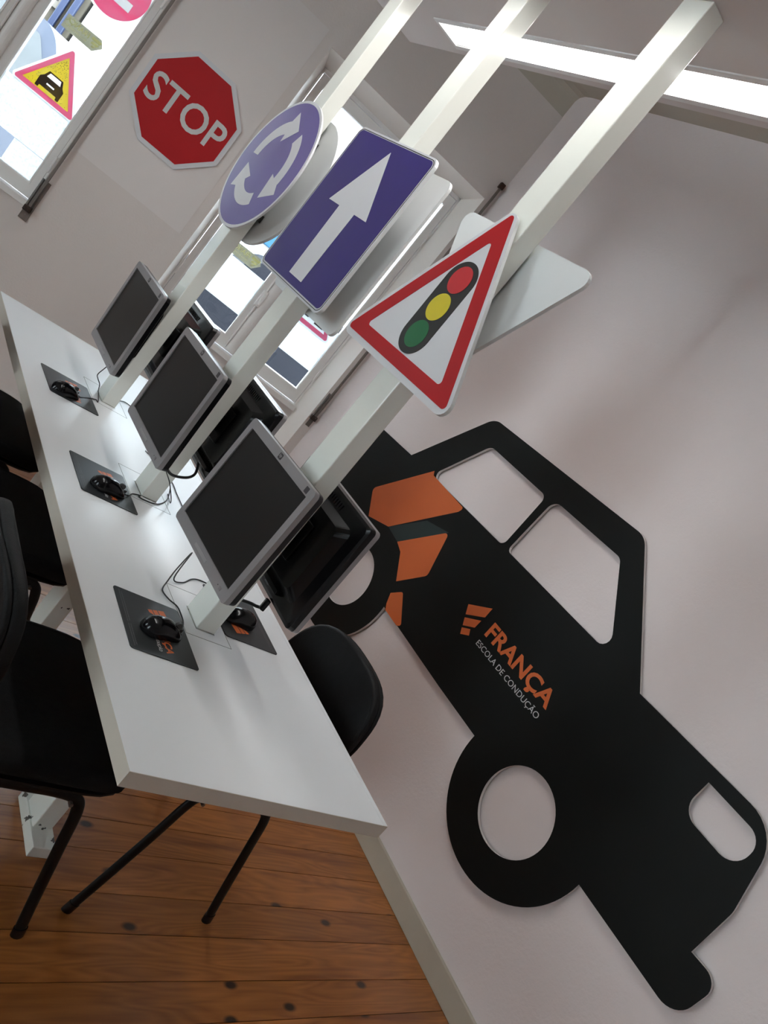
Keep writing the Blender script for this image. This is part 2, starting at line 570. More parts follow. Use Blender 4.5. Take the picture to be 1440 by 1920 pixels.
def text_mesh(name, s, w, cap, d0, d1, mp=xz, offset=0.0, x0=0.0, z0=0.0, mirror=False, shear=0.0):
    """letters with their left at x0, baseline at z0, total width w, capital height cap"""
    def raw(t):
        key = (t, offset, shear)
        if key not in _TXT:
            cu = bpy.data.curves.new('letters', 'FONT')
            cu.body = t; cu.offset = offset; cu.shear = shear
            cu.dimensions = '2D'; cu.fill_mode = 'FRONT'; cu.resolution_u = 4
            ob = bpy.data.objects.new('letters', cu)
            me = bpy.data.meshes.new_from_object(ob)
            _TXT[key] = ([tuple(v.co) for v in me.vertices], [tuple(p.vertices) for p in me.polygons])
            bpy.data.objects.remove(ob); bpy.data.curves.remove(cu); bpy.data.meshes.remove(me)
        return _TXT[key]
    V, F = raw(s)
    HV, _ = raw('H')
    base = min(v[1] for v in HV)
    ch = max(v[1] for v in HV) - base
    xa = min(v[0] for v in V); xb = max(v[0] for v in V)
    sx = w / (xb - xa); sz = cap / ch
    def put(v, d):
        a = (v[0] - xa) * sx
        if mirror: a = w - a
        return mp(x0 + a, z0 + (v[1] - base) * sz, d)
    bm = bmesh.new()
    fv = [bm.verts.new(put(v, d0)) for v in V]
    fs = []
    for f in F:
        try:
            fs.append(bm.faces.new([fv[i] for i in f]))
        except ValueError:
            pass
    bmesh.ops.remove_doubles(bm, verts=bm.verts, dist=1e-7)
    dv = Vector(mp(0, 0, d1)) - Vector(mp(0, 0, d0))
    ex = bmesh.ops.extrude_face_region(bm, geom=list(bm.faces))
    for g in ex['geom']:
        if isinstance(g, bmesh.types.BMVert):
            g.co += dv
    bmesh.ops.recalc_face_normals(bm, faces=bm.faces)
    me = bpy.data.meshes.new(name)
    bm.to_mesh(me); bm.free()
    return me


def text(name, s, w, cap, d0, d1, m, parent, **kw):
    me = text_mesh(name, s, w, cap, d0, d1, **kw)
    return link_mesh(name, me, m, parent)


def struct(o):
    o['kind'] = 'structure'
    return o


# ------------------------------------------------------------------ room shell
XW = 2.595
WO = Vector((2.595, 3.765, 0))
WA = rad(-21)
T = Vector((cos(WA), sin(WA), 0))
N = Vector((-sin(WA), cos(WA), 0))


def wl(u, y, z):
    return WO + T * u + N * y + Vector((0, 0, z))


XL, YB = -3.7, -2.6
CEIL = 3.14

# floor: dark subfloor with separate pine boards
bm = bmesh.new()
pR = wl(0.1, 0.1, 0)
pts = [(XL - .1, YB - .1), (XW + .1, YB - .1), (pR.x, pR.y), (XL - .1, WO.y + (WO.x - XL + .1) * math.tan(-WA) + .1)]
lo = [bm.verts.new((p[0], p[1], -0.12)) for p in pts]
hi = [bm.verts.new((p[0], p[1], -0.022)) for p in pts]
bm.faces.new(lo[::-1]); bm.faces.new(hi)
for i in range(4):
    bm.faces.new((lo[i], lo[(i + 1) % 4], hi[(i + 1) % 4], hi[i]))
floor = struct(bm_obj('floor', bm, mat('subfloor', (0.03, 0.018, 0.01, 1), 0.9)))
floor['label'] = 'varnished orange pine board floor'


def clip_half(poly, nrm, d):
    out = []
    for i in range(len(poly)):
        a = poly[i]; b = poly[(i + 1) % len(poly)]
        da = nrm.dot(Vector((a[0], a[1], 0))) - d
        db = nrm.dot(Vector((b[0], b[1], 0))) - d
        if da <= 0: out.append(a)
        if (da < 0) != (db < 0):
            t = da / (da - db)
            out.append((a[0] + (b[0] - a[0]) * t, a[1] + (b[1] - a[1]) * t))
    return out


seams = [-2.6]
while seams[-1] < 0.85:
    seams.append(seams[-1] + 0.119)
base = [0.999, 1.110, 1.238, 1.355, 1.493, 1.604, 1.715, 1.832]
while seams[-1] > 0.93: seams.pop()
seams += base
while seams[-1] < 6.4:
    seams.append(seams[-1] + random.choice((0.112, 0.118, 0.125)))
tilt = math.tan(rad(1.0))
for i in range(len(seams) - 1):
    y0, y1 = seams[i], seams[i + 1]
    cut = random.uniform(-1.6, 1.0) if i % 2 else random.uniform(-2.4, 0.6)
    for (xa, xb) in ((XL, cut), (cut, XW)):
        g = 0.0012
        poly = [(xa + g, y0 + g + (xa - 2) * tilt), (xb - g, y0 + g + (xb - 2) * tilt), (xb - g, y1 - g + (xb - 2) * tilt), (xa + g, y1 - g + (xa - 2) * tilt)]
        poly = clip_half(poly, N, N.dot(WO) + 0.10)
        if len(poly) < 3: continue
        prism('plank', [poly], 0.0, 0.022, M_WOOD, floor, mp=flatmap, loc=(0, 0, random.uniform(-0.0006, 0)))

# right wall
struct(box('wall_right', (XW, XW + .2, YB, WO.y + .05, -.02, CEIL), M_WALL))['label'] = 'pinkish white plastered wall behind the car cut-out'
bb = struct(box('baseboard_right', (XW - .016, XW, YB, WO.y, 0, .086), M_BASEB, bevel=.003))
LWIN_ADDED = [(-1.3, -.2), (2.1, 3.15)]     # windows added to the unseen left wall to let in soft daylight
bm = bmesh.new()
yy = [YB] + [v for w_ in LWIN_ADDED for v in w_] + [6.3]
for k in range(0, len(yy), 2):
    add_box(bm, XL - .2, XL, yy[k], yy[k + 1], -.02, CEIL)
for a, b in LWIN_ADDED:
    add_box(bm, XL - .2, XL, a, b, -.02, .75)
    add_box(bm, XL - .2, XL, a, b, 2.75, CEIL)
struct(bm_obj('wall_left', bm, M_WALL))
for k, (a, b) in enumerate(LWIN_ADDED):
    w = struct(thing('window_%d' % (k + 5), None, None, (XL - .1, (a + b) / 2, .75), rad(90)))
    w['label'] = 'tall unseen window added in the left wall of the room for daylight'
    hw_ = (b - a) / 2
    for x0, x1 in ((-hw_, 0), (0, hw_)):
        fr = prism('sash', [[(x0 + .002, .002), (x1 - .002, .002), (x1 - .002, 1.998), (x0 + .002, 1.998)], [(x0 + .06, .07), (x1 - .06, .07), (x1 - .06, 1.93), (x0 + .06, 1.93)]], -.025, .025, M_WINPAINT, w)
        box('pane', (x0 + .055, x1 - .055, -.002, .002, .065, 1.935), M_GLASS, fr)
struct(box('wall_back', (XL, XW, YB - .2, YB, -.02, CEIL), M_WALL))
bm = bmesh.new()
q = [(XL - .2, YB - .2), (XW + .2, YB - .2), (XW + .2, 3.9), (XL - .2, 6.6)]
lo = [bm.verts.new((p[0], p[1], CEIL)) for p in q]; hi = [bm.verts.new((p[0], p[1], CEIL + .15)) for p in q]
bm.faces.new(lo[::-1]); bm.faces.new(hi)
for i in range(4): bm.faces.new((lo[i], lo[(i + 1) % 4], hi[(i + 1) % 4], hi[i]))
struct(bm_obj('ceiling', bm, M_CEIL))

# window wall, its own frame: x along the wall (0 = corner with right wall), y outwards
WROT = (0, 0, WA)
OPEN = [(-6.19, -5.18), (-4.485, -3.475), (-2.78, -1.775), (-1.10, -0.052)]     # niches down to the floor; leftmost pair added, unseen, for daylight
ZL = 2.44
bm = bmesh.new()
PIERS = [(-7.0, OPEN[0][0]), (OPEN[0][1], OPEN[1][0]), (OPEN[1][1], OPEN[2][0]), (OPEN[2][1], OPEN[3][0]), (OPEN[3][1], .25)]
for a, b in PIERS:
    add_box(bm, a, b, 0, .34, -.02, 3.0)
for a, b in OPEN:
    add_box(bm, a, b, 0, .34, ZL, 3.0)
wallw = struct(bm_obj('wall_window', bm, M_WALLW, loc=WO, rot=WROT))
wallw['label'] = 'beige plastered wall with deep window niches'
# darker old cornice band with cove above the plaster
prof = [(.0, 3.0), (.0, 3.10), (-.012, 3.122), (-.04, 3.136), (-.09, 3.14), (.3, 3.14), (.3, 3.0)]
bm = bmesh.new()
ra = [bm.verts.new((-7.0, p[0] + .004, p[1])) for p in prof]; rb = [bm.verts.new((.25, p[0] + .004, p[1])) for p in prof]
for i in range(len(prof)):
    j = (i + 1) % len(prof); bm.faces.new((ra[i], ra[j], rb[j], rb[i]))
bm.faces.new(ra[::-1]); bm.faces.new(rb)
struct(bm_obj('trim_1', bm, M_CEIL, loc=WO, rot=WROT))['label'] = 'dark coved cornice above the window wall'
for k, (a, b) in enumerate(PIERS):
    b = min(b, 0)
    struct(box('baseboard_window' if k == 0 else 'baseboard_window.%03d' % k, (a, b, -.014, 0, 0, .085), M_WALLW, bevel=.003, loc=WO, rot=WROT))
# flat raised border round the right hand niche
bm = bmesh.new()
add_box(bm, -1.15, -1.10, -.008, 0, 0.09, 2.49)
add_box(bm, -1.10, -.052, -.008, 0, 2.44, 2.49)
struct(bm_obj('trim_2', bm, M_WALLW, loc=WO, rot=WROT))['label'] = 'flat plaster border around the window niche'
# paler patch of plaster board under and around the octagonal sign
struct(box('trim_3', (-1.735, -1.153, -.003, 0, 1.285, 2.49), mat('pale_patch', (0.70, 0.65, 0.63, 1), .75, var=.02, scale=2), loc=WO, rot=WROT))['label'] = 'slightly paler plaster patch behind the stop sign'


def wedge(bm, quads):
    """prism from 4 plan points (u,y) between z0,z1"""
    pts, z0, z1 = quads
    lo = [bm.verts.new((p[0], p[1], z0)) for p in pts]; hi = [bm.verts.new((p[0], p[1], z1)) for p in pts]
    n = len(pts)
    bm.faces.new(lo[::-1]); bm.faces.new(hi)
    for i in range(n): bm.faces.new((lo[i], lo[(i + 1) % n], hi[(i + 1) % n], hi[i]))


def make_window(idx, ul, ur, il, ir, glass, label):
    """opening ul..ur on the wall face narrows to il..ir at the frame"""
    w = struct(thing('window_%d' % idx, None, None, WO, WA))
    w['label'] = label
    bm = bmesh.new()
    wedge(bm, ([(ul, 0.001), (il, .16), (il, .2), (ul, .2)], 0, ZL))
    wedge(bm, ([(ur, 0.001), (ur, .2), (ir, .2), (ir, .16)], 0, ZL))
    bm_obj('side_reveal', bm, M_REVEAL, w)
    bm = bmesh.new()
    zt = 2.381
    v = [bm.verts.new(p) for p in ((ul, .001, ZL), (ur, .001, ZL), (ir, .16, zt), (il, .16, zt), (il, .2, ZL), (ir, .2, ZL))]
    bm.faces.new((v[0], v[3], v[2], v[1])); bm.faces.new((v[2], v[3], v[4], v[5])); bm.faces.new((v[0], v[1], v[5], v[4]))
    bm.faces.new((v[0], v[4], v[3])); bm.faces.new((v[1], v[2], v[5]))
    bm_obj('head_reveal', bm, M_REVEAL, w)
    box('apron_panel', (ul, ur, .14, .22, 0, .90), M_WALLW, w)
    box('sill', (il, ir, .105, .2, .90, .932), M_WINPAINT, w, bevel=.004)
    # outer frame
    bm = bmesh.new()
    add_box(bm, il, il + .012, .155, .215, .932, zt); add_box(bm, ir - .012, ir, .155, .215, .932, zt)
    add_box(bm, il, ir, .155, .215, zt - .02, zt)
    bm_obj('window_frame', bm, M_WINPAINT, w)
    zb, zg = 1.008, 2.30
    mid = (glass[0][1] + glass[1][0]) / 2
    for k, (ga, gb) in enumerate(glass):
        a = il + .014 if k == 0 else mid + .001
        b = mid - .001 if k == 0 else ir - .014
        fr = prism('sash', [[(a, .938), (b, .938), (b, zt - .023), (a, zt - .023)], [(ga, zb), (gb, zb), (gb, zg), (ga, zg)]], .16, .205, M_WINPAINT, w)
        # slim glazing bead
        prism('glazing_bead', [[(ga - .008, zb - .008), (gb + .008, zb - .008), (gb + .008, zg + .008), (ga - .008, zg + .008)], [(ga, zb), (gb, zb), (gb, zg), (ga, zg)]], .156, .1605, mat('bead_white', (.84, .83, .82, 1), .4), fr)
        box('pane', (ga - .004, gb + .004, .182, .186, zb - .004, zg + .004), M_GLASS, fr)
    # rounded cover strip on the meeting stiles with a cremone bolt
    bm = bmesh.new()
    ring = [[(mid + .03 * cos(t), .16 - .018 * sin(t), z) for t in [pi * k / 10 for k in range(11)]] for z in (.945, zt - .03)]
    add_loft(bm, ring)
    bm_obj('cover_strip', bm, M_WINPAINT, w, smooth=False)
    tube('cremone_rod', [(mid - .035, .150, .96), (mid - .035, .150, 2.3)], .006, mat('painted_rod', (.80, .78, .76, 1), .3), w, sub=0)
    bm = bmesh.new()
    add_box(bm, mid - .052, mid - .018, .138, .16, 1.23, 1.33, bevel=.006)
    add_tube(bm, [Vector((mid - .035, .14, 1.28)), Vector((mid - .035, .105, 1.28)), Vector((mid - .035, .095, 1.28))], .009)
    add_box(bm, mid - .044, mid - .026, .088, .104, 1.245, 1.315, bevel=.006)
    bm_obj('handle', bm, mat('painted_handle', (.82, .80, .78, 1), .3), w)
    for z in (1.10, 2.05):
        for u, sgn in ((il + .012, 1), (ir - .012, -1)):
            tube('hinge', [(u, .152, z), (u, .152, z + .09)], .006, mat('painted_rod', (.80, .78, .76, 1), .3), w, sub=0)
    return w


win1 = make_window(1, -2.78, -1.775, -2.75, -1.80, [(-2.69, -2.345), (-2.197, -1.855)], 'left white casement window with warning stickers on the glass')
win2 = make_window(2, -1.10, -.052, -1.071, -.115, [(-1.016, -.667), (-.519, -.170)], 'right white casement window behind the posts')

make_window(3, -4.485, -3.475, -4.455, -3.50, [(-4.39, -4.045), (-3.90, -3.56)], 'third white casement window added unseen along the same wall for daylight')  # this window and the next are added out of view for extra daylight
make_window(4, -6.19, -5.18, -6.16, -5.21, [(-6.10, -5.75), (-5.61, -5.27)], 'last white casement window added unseen along the same wall for daylight')


def in_win(name, label, cat, u, y, z, group=None):
    return thing(name, label, cat, wl(u, y, z), WA, group)


# frosted film on the panes
G = .1815
for w, rects in ((win2, [(-1.016, -.667, 1.13, 1.362), (-.519, -.170, 1.13, 1.40)]), (win1, [(-2.197, -1.855, 1.133, 1.362), (-2.016, -1.855, 1.008, 1.131), (-2.69, -2.345, 1.13, 1.362)])):
    for a, b, z0, z1 in rects:
        box('frosted_film', (a, b, G - .0007, G, z0, z1), M_FILM, w)

# stickers on the glass (seen from inside)
t = in_win('window_sticker', 'red bordered yellow triangle sticker with a car in it on left window glass', 'sticker', -2.012, G - .001, 1.49)
prism('border', [rounded([(-.180, -.135), (.180, -.135), (0, .172)], .022)], -.0010, 0, S_WHITE, t)
prism('red_ring', [rounded([(-.160, -.124), (.160, -.124), (0, .150)], .010), [(0, .105), (-.122, -.100), (.122, -.100)]], -.0016, -.0010, S_PINK, t)
prism('yellow_field', [[(-.122, -.100), (.122, -.100), (0, .105)], [(-.036, -.030), (.036, -.030), (.028, -.008), (-.028, -.008)], [(-.02, -.062), (.02, -.062), (.02, -.054), (-.02, -.054)]], -.0014, -.0010, S_YEL, t)
prism('car_symbol', [rounded([(-.062, -.095), (-.045, -.095), (-.045, -.082), (.045, -.082), (.045, -.095), (.062, -.095), (.062, -.045), (.048, -.030), (.036, -.002), (-.036, -.002), (-.048, -.030), (-.062, -.045)], .003, 2), [(-.036, -.030), (.036, -.030), (.028, -.008), (-.028, -.008)], [(-.02, -.062), (.02, -.062), (.02, -.054), (-.02, -.054)]], -.0020, -.0014, S_GREY, t)
bm = bmesh.new()
rnd = random.Random(3)
for k in range(170):
    b_ = rnd.uniform(-.094, .085)
    lim = .122 * (.105 - b_) / .205 - .006
    a_ = rnd.uniform(-lim, lim)
    if abs(a_) < .066 and -.098 < b_ < .004: continue
    r_ = .0016
    v = [bm.verts.new((a_ + r_ * cos(q_ * pi / 2), -.0015, b_ + r_ * sin(q_ * pi / 2))) for q_ in range(4)]
    bm.faces.new(v)
tag(bm_obj('gravel_dots', bm, S_GREY, t), kind='stuff')

t = in_win('window_sticker', 'round red no entry sticker with white bar at top of left window glass', 'sticker', -2.005, G - .001, 2.005)
prism('border', [ngon(0, 0, .157, 56)], -.0010, 0, S_WHITE, t)
barz = [(-.098, -.072), (.088, -.072), (.088, -.030), (-.098, -.030)]
prism('red_disc', [ngon(0, 0, .146, 56), barz], -.0016, -.0010, S_PINK, t)
prism('white_bar', [barz], -.0014, -.0010, S_WHITE, t)


def logo_sticker(u, z, label, dark):
    t = in_win('window_sticker', label, 'sticker', u, G - .001, z, 'reversed logo stickers on the window glass')
    w = .185
    prism('backing', [[(-w / 2, -.036), (w / 2 - .022, -.036), (w / 2 + .012, .004), (w / 2 - .01, .036), (-w / 2, .030)]], -.0008, 0, S_OLIVE, t)
    text('letters', 'FRANÇA', .118, .025, -.0013, -.0008, S_GOLD, t, offset=.02, x0=-.088, z0=-.002, mirror=True)
    text('small_letters', 'ESCOLA DE CONDUÇÃO', .112, .0085, -.0013, -.0008, S_GOLD, t, offset=.005, x0=-.084, z0=-.021, mirror=True)
    for (x0, x1, z0, z1) in ((.040, .094, .008, .024), (.048, .088, -.009, .004), (.056, .078, -.022, -.012)):
        prism('logo_bar', [[(x0, z0), (x1 - .008, z0), (x1, z1), (x0 + .004, z1)]], -.0013, -.0008, S_GOLD, t)


logo_sticker(-2.025, 1.722, 'small mirror-written driving school sticker above yellow triangle on left window', 1)
logo_sticker(-.835, 1.405, 'small mirror-written driving school sticker on right window behind the round sign', 1)

t = in_win('window_sticker', 'red bordered white triangle sticker low on right window glass', 'sticker', -.345, G - .0025, 1.49)
prism('border', [rounded([(-.185, -.185), (.165, -.185), (-.01, .13)], .02)], -.0010, 0, S_WHITE, t)
prism('red_ring', [rounded([(-.165, -.172), (.147, -.172), (-.01, .108)], .010), [(-.01, .062), (-.128, -.148), (.108, -.148)]], -.0016, -.0010, S_PINK, t)
prism('grey_symbol', [[(-.085, -.112), (-.045, -.112), (-.045, -.128), (-.02, -.128), (-.02, -.112), (.025, -.112), (.025, -.135), (.085, -.135), (.062, -.098), (.045, -.098), (.03, -.075), (-.01, -.075), (-.025, -.05), (-.06, -.05)]], -.0016, -.0010, S_GREY, t)

# vertical shutter bars beside the niches
def shutter_bar(u, zb, zt, label, wide):
    t = in_win('shutter_bar', label, 'window bar', u, -.002, zb, 'steel shutter bars beside the windows')
    box('wall_plate', (-wide, wide, -.004, 0, -.035, .185), M_DKSTEEL, t, bevel=.001)
    box('bar', (-.007, .007, -.024, -.012, .02, zt - zb), M_DKSTEEL, t, bevel=.002)
    tube('rod', [(-.016, -.022, .035), (-.016, -.022, .19)], .006, M_GREYSTEEL, t, sub=0)
    bm = bmesh.new()
    add_box(bm, -.022, .016, -.034, -.004, .012, .04, bevel=.003)
    add_box(bm, -.014, .010, -.042, -.034, .018, .034, bevel=.003)
    bm_obj('catch', bm, mat('rust_steel', (.045, .028, .022, 1), .5, metal=.5), t)
    for z in (-.006, .145):
        tube('screw', [(0, -.006, z), (0, -.0035, z)], .004, M_GREYSTEEL, t, sub=0, n=8)
    box('top_guide', (-.014, .014, -.03, 0, zt - zb - .02, zt - zb + .012), mat('rust_steel', (.045, .028, .022, 1), .5, metal=.5), t, bevel=.002)


shutter_bar(-1.762, .895, 2.62, 'long brown steel shutter bar on the wall between left window and stop sign', .022)
shutter_bar(-.026, .935, 2.545, 'long brown steel shutter bar in the corner right of the right window', .013)

# ------------------------------------------------------------------ street outside
def out(name, label, cat, u, y, z=0):
    return thing(name, label, cat, wl(u, y, z), WA)


tag(struct(box('street', (-18, 10, .34, 14, -.5, -.3), mat('street_stone', (.32, .31, .30, 1), .8, var=.15, scale=8), loc=WO, rot=WROT)))
M_BEIGE = mat('beige_facade', (.062, .052, .038, 1), .8, var=.05, scale=3)
M_WFAC = mat('white_facade', (.82, .83, .85, 1), .8, var=.02)
M_DKST = mat('dark_stone', (.022, .024, .03, 1), .7, var=.4, scale=5)
bA = out('building', 'beige house front across the street seen through left window', 'building', -5.4, 7)
box('wall', (-4, 1.86, 0, .5, -.3, 7), M_BEIGE, bA)
for (x0, z0) in ((1.26, 2.02), (-.4, 2.02), (-2, 2.02)):
    w = prism('window', [[(x0 - .08, z0 - .08), (x0 + .42, z0 - .08), (x0 + .42, z0 + 1.0), (x0 - .08, z0 + 1.0)], [(x0, z0), (x0 + .34, z0), (x0 + .34, z0 + .92), (x0, z0 + .92)]], -.04, .02, mat('pale_surround', (.13, .115, .10, 1), .7), bA)
    box('pane', (x0, x0 + .34, -.005, .01, z0, z0 + .92), mat('dark_pane', (.012, .011, .012, 1), .3), w)
for x in (1.66, 1.77):
    box('blue_pillar', (x - .035, x + .035, -.08, -.001, .8, 2.3), mat('blue_enamel', (.010, .020, .060, 1), .4), bA, bevel=.01)
bB = out('building', 'sunlit white house front across the street behind both windows', 'building', -3.5, 7.02)
box('wall', (0, 12, 0, .5, -.3, 7), M_WFAC, bB)
box('plinth', (0, 12, -.05, -.001, -.3, .52), M_DKST, bB)
rr_ = random.Random(5)
for k in range(26):
    x = .1 + k * .24
    z0 = rr_.uniform(.05, .22); 
    box('plinth_stone', (x, x + rr_.uniform(.08, .17), -.062, -.051, z0, z0 + rr_.uniform(.12, .24)), rr_.choice((mat('stone_blue', (.05, .06, .085, 1), .6), mat('stone_tan', (.30, .24, .14, 1), .6), mat('stone_grey', (.16, .17, .18, 1), .6), M_DKST)), bB)
for x in (1.2, 3.0, 4.9, 7):
    w = prism('window', [[(x - .1, 1.7), (x + .9, 1.7), (x + .9, 3.2), (x - .1, 3.2)], [(x, 1.8), (x + .8, 1.8), (x + .8, 3.1), (x, 3.1)]], -.05, .02, mat('white_surround', (.80, .80, .80, 1), .7), bB)
    box('pane', (x, x + .8, -.005, .01, 1.8, 3.1), mat('pale_pane', (.5, .56, .62, 1), .25), w)
box('shop_sign', (2.62, 4.4, -.09, -.052, 1.42, 1.75), mat('cyan_sign', (.004, .07, .15, 1), .5), bB, bevel=.01)


def street_car(u, y, label, body, win):
    t = out('car', label, 'car', u, y, -.3)
    side = rounded([(-2.0, .32), (2.0, .32), (2.03, .75), (1.25, .98), (.75, 1.55), (-1.1, 1.62), (-1.75, 1.05), (-2.02, .95)], [.06, .06, .12, .2, .25, .25, .2, .12], 5)
    prism('body', [side], -.8, .8, body, t)
    gl = rounded([(-1.0, 1.08), (-.1, 1.08), (-.1, 1.5), (-.95, 1.52)], .06)
    g2 = rounded([(0, 1.08), (1.05, 1.06), (.68, 1.46), (0, 1.5)], .06)
    for g in (gl, g2): prism('side_window', [g], -.812, -.795, win, t)
    for x in (-1.25, 1.25):
        wh = prism('wheel', [ngon(x, .31, .31, 28)], -.83, -.6, mat('tyre', (.02, .02, .02, 1), .8), t)
        prism('hub', [ngon(x, .31, .19, 20)], -.838, -.83, mat('hub_grey', (.08, .075, .05, 1), .4), wh)
    prism('bumper', [rounded([(-2.06, .4), (2.07, .4), (2.07, .62), (-2.06, .62)], .05)], -.815, .815, mat('bumper_blue', (.004, .005, .008, 1), .7, spec=.2), t)
    for x in (-1.9, 1.9):
        box('lamp', (x - .09, x + .09, -.806, -.7, .70, .80), mat('car_lamp', (.10, .085, .03, 1), .3), t, bevel=.02)
    for x in (-.62, .42):
        box('door_handle', (x, x + .16, -.83, -.8, .90, .93), mat('car_handle', (.05, .055, .06, 1), .3), t, bevel=.008)
    return t


street_car(-3.72, 4.7, 'pale blue parked car outside the left window', mat('car_paint_pale', (.065, .078, .11, 1), .3, coat=.5), mat('car_window_a', (.11, .12, .13, 1), .15)).scale = (1, 1, 1.3)
street_car(.75, 5.6, 'slate blue parked car outside the right window', mat('car_paint_slate', (.006, .007, .012, 1), .7, spec=.2), mat('car_window_b', (.03, .035, .05, 1), .5, spec=.2))

# ------------------------------------------------------------------ suspended ceiling panel and recessed lights
PZ = 2.53
L1 = (1.366, 1.474, .97 + .25, 2.955)
L2 = (.862, .970, .97 + .25, 2.955)
loops = [[(.812, .95), (1.522, .95), (1.522, 3.395), (.812, 3.395)]] + [[(l[0], l[2]), (l[1], l[2]), (l[1], l[3]), (l[0], l[3])] for l in (L1, L2)]
me = prism_mesh('suspended_ceiling_panel', loops, 0, -.08, mp=lambda a, b, d: (a, b, -d))
me.materials.append(M_PANELPAINT)
pan = thing('suspended_ceiling_panel', 'pale flat suspended ceiling panel above the table with recessed lights', 'ceiling panel', (0, 0, PZ))
link_mesh('panel_board', me, None, pan)
for x in (.95, 1.39):
    for y in (1.25, 3.0):
        tube('hanger_rod', [(x, y, .08), (x, y, CEIL - PZ)], .004, M_GREYSTEEL, pan, sub=0, n=8)
M_LAMPIN = mat('lamp_white_enamel', (.80, .80, .80, 1), .35)
for l, lab in ((L1, 'long recessed fluorescent light strip above right side of table'), (L2, 'long recessed fluorescent light strip above left side of table')):
    t = thing('recessed_light', lab, 'ceiling light', ((l[0] + l[1]) / 2, l[3], PZ), 0, 'recessed light strips in the ceiling panel')
    hw = (l[1] - l[0]) / 2; ln = l[3] - l[2]
    f = .018
    prism('frame', [[(-hw - f, f), (-hw - f, -ln - f), (hw + f, -ln - f), (hw + f, f)], [(-hw, 0), (-hw, -ln), (hw, -ln), (hw, 0)]], .004, -.0005, M_LAMPIN, t, mp=lambda a, b, d: (a, b, -d))
    bm = bmesh.new()
    s = .002
    add_box(bm, -hw + .0005, -hw + s, -ln, 0, 0, .074); add_box(bm, hw - s, hw - .0005, -ln, 0, 0, .074)
    add_box(bm, -hw + s, hw - s, -.0025, -.0005, 0, .074); add_box(bm, -hw + s, hw - s, -ln + .0005, -ln + .0025, 0, .074)
    add_box(bm, -hw + s, hw - s, -ln + .0025, -.0025, .068, .074)
    bm_obj('housing', bm, M_LAMPIN, t)
    bm = bmesh.new()
    rg = []
    for yy in (-ln + .05, -.15):
        rg.append([(.046 * cos(pi * k / 12), yy, .064 - .056 * sin(pi * k / 12)) for k in range(13)])
    add_loft(bm, rg)
    bm_obj('diffuser', bm, M_TUBE, t)

# ------------------------------------------------------------------ posts
PX0, PX1 = 1.141, 1.196
PYS = [(1.495, 1.583), (2.122, 2.210), (2.778, 2.866)]
plabels = ['nearest square white post with the traffic light sign on it', 'middle square white post with the one way arrow sign on it', 'farthest square white post with the round blue sign on it']
for (y0, y1), lab in zip(PYS, plabels):
    t = thing('support_post', lab, 'post', ((PX0 + PX1) / 2, (y0 + y1) / 2, 0), 0, 'white posts standing through the table')
    hx = (PX1 - PX0) / 2; hy = (y1 - y0) / 2
    box('shaft', (-hx, hx, -hy, hy, .74, PZ), M_POST, t, bevel=.003)
    box('lower_shaft', (-hx, hx, -hy, hy, .03, .74), M_CHIP, t, bevel=.003)
    box('foot_plate', (-hx - .006, hx + .004, -hy - .065, hy + .04, 0, .034), M_CHIP, t, bevel=.002)

# ------------------------------------------------------------------ table
TX0, TX1, TY0, TY1, TZ = .818, 1.512, .961, 3.412, .74
t = thing('computer_table', 'long white laminate table with cream edges built around the posts', 'table', ((TX0 + TX1) / 2, (TY0 + TY1) / 2, 0))
ox, oy = (TX0 + TX1) / 2, (TY0 + TY1) / 2
e = .014
g = .0009
holes = [[(PX0 - ox - .002, a - oy - .002), (PX1 - ox + .002, a - oy - .002), (PX1 - ox + .002, b - oy + .002), (PX0 - ox - .002, b - oy + .002)] for a, b in PYS]
prism('tabletop', [[(TX0 - ox + .0012, TY0 - oy + .0012), (TX1 - ox - e, TY0 - oy + .0012), (TX1 - ox - e, TY1 - oy - e), (TX0 - ox + .0012, TY1 - oy - e)]] + holes, -TZ, -TZ + .034, M_TABLE, t, mp=flatmap)
box('edge_strip', (TX1 - e + g - ox, TX1 - ox, TY0 + .0012 - oy, TY1 - oy, TZ - .036, TZ + .0003), M_TABLE, t, bevel=.001)
box('edge_strip', (TX0 - ox + .0012, TX1 - e - ox, TY1 - e + g - oy, TY1 - oy, TZ - .036, TZ + .0003), M_TABLE, t, bevel=.001)
box('edge_band', (TX0 - ox, TX0 + .0011 - ox, TY0 - oy, TY1 - oy, TZ - .036, TZ - .0002), M_EDGE, t)
box('edge_band', (TX0 + .0011 - ox, TX1 - ox, TY0 - oy, TY0 + .0011 - oy, TZ - .036, TZ - .0002), M_EDGE, t)
for (a, b) in PYS:
    # thin cut-out cover round each post
    y0, y1 = a - .036, b + .075
    hole = [(PX0 - ox - .002, a - oy - .002), (PX1 - ox + .002, a - oy - .002), (PX1 - ox + .002, b - oy + .002), (PX0 - ox - .002, b - oy + .002)]
    k = .0011
    rim = [(1.098 - ox, y0 - oy), (1.240 - ox, y0 - oy), (1.240 - ox, y1 - oy), (1.098 - ox, y1 - oy)]
    prism('joint_line', [rim, [(rim[0][0] + k, rim[0][1] + k), (rim[1][0] - k, rim[1][1] + k), (rim[2][0] - k, rim[2][1] - k), (rim[3][0] + k, rim[3][1] - k)]], -TZ - .0004, -TZ + .001, mat('joint_shadow_gap', (.16, .15, .14, 1), .8), t, mp=flatmap)
# steel rail under the top
box('under_rail', (1.225 - ox, 1.265 - ox, TY0 + .15 - oy, TY1 - .15 - oy, TZ - .076, TZ - .037), M_POST, t)

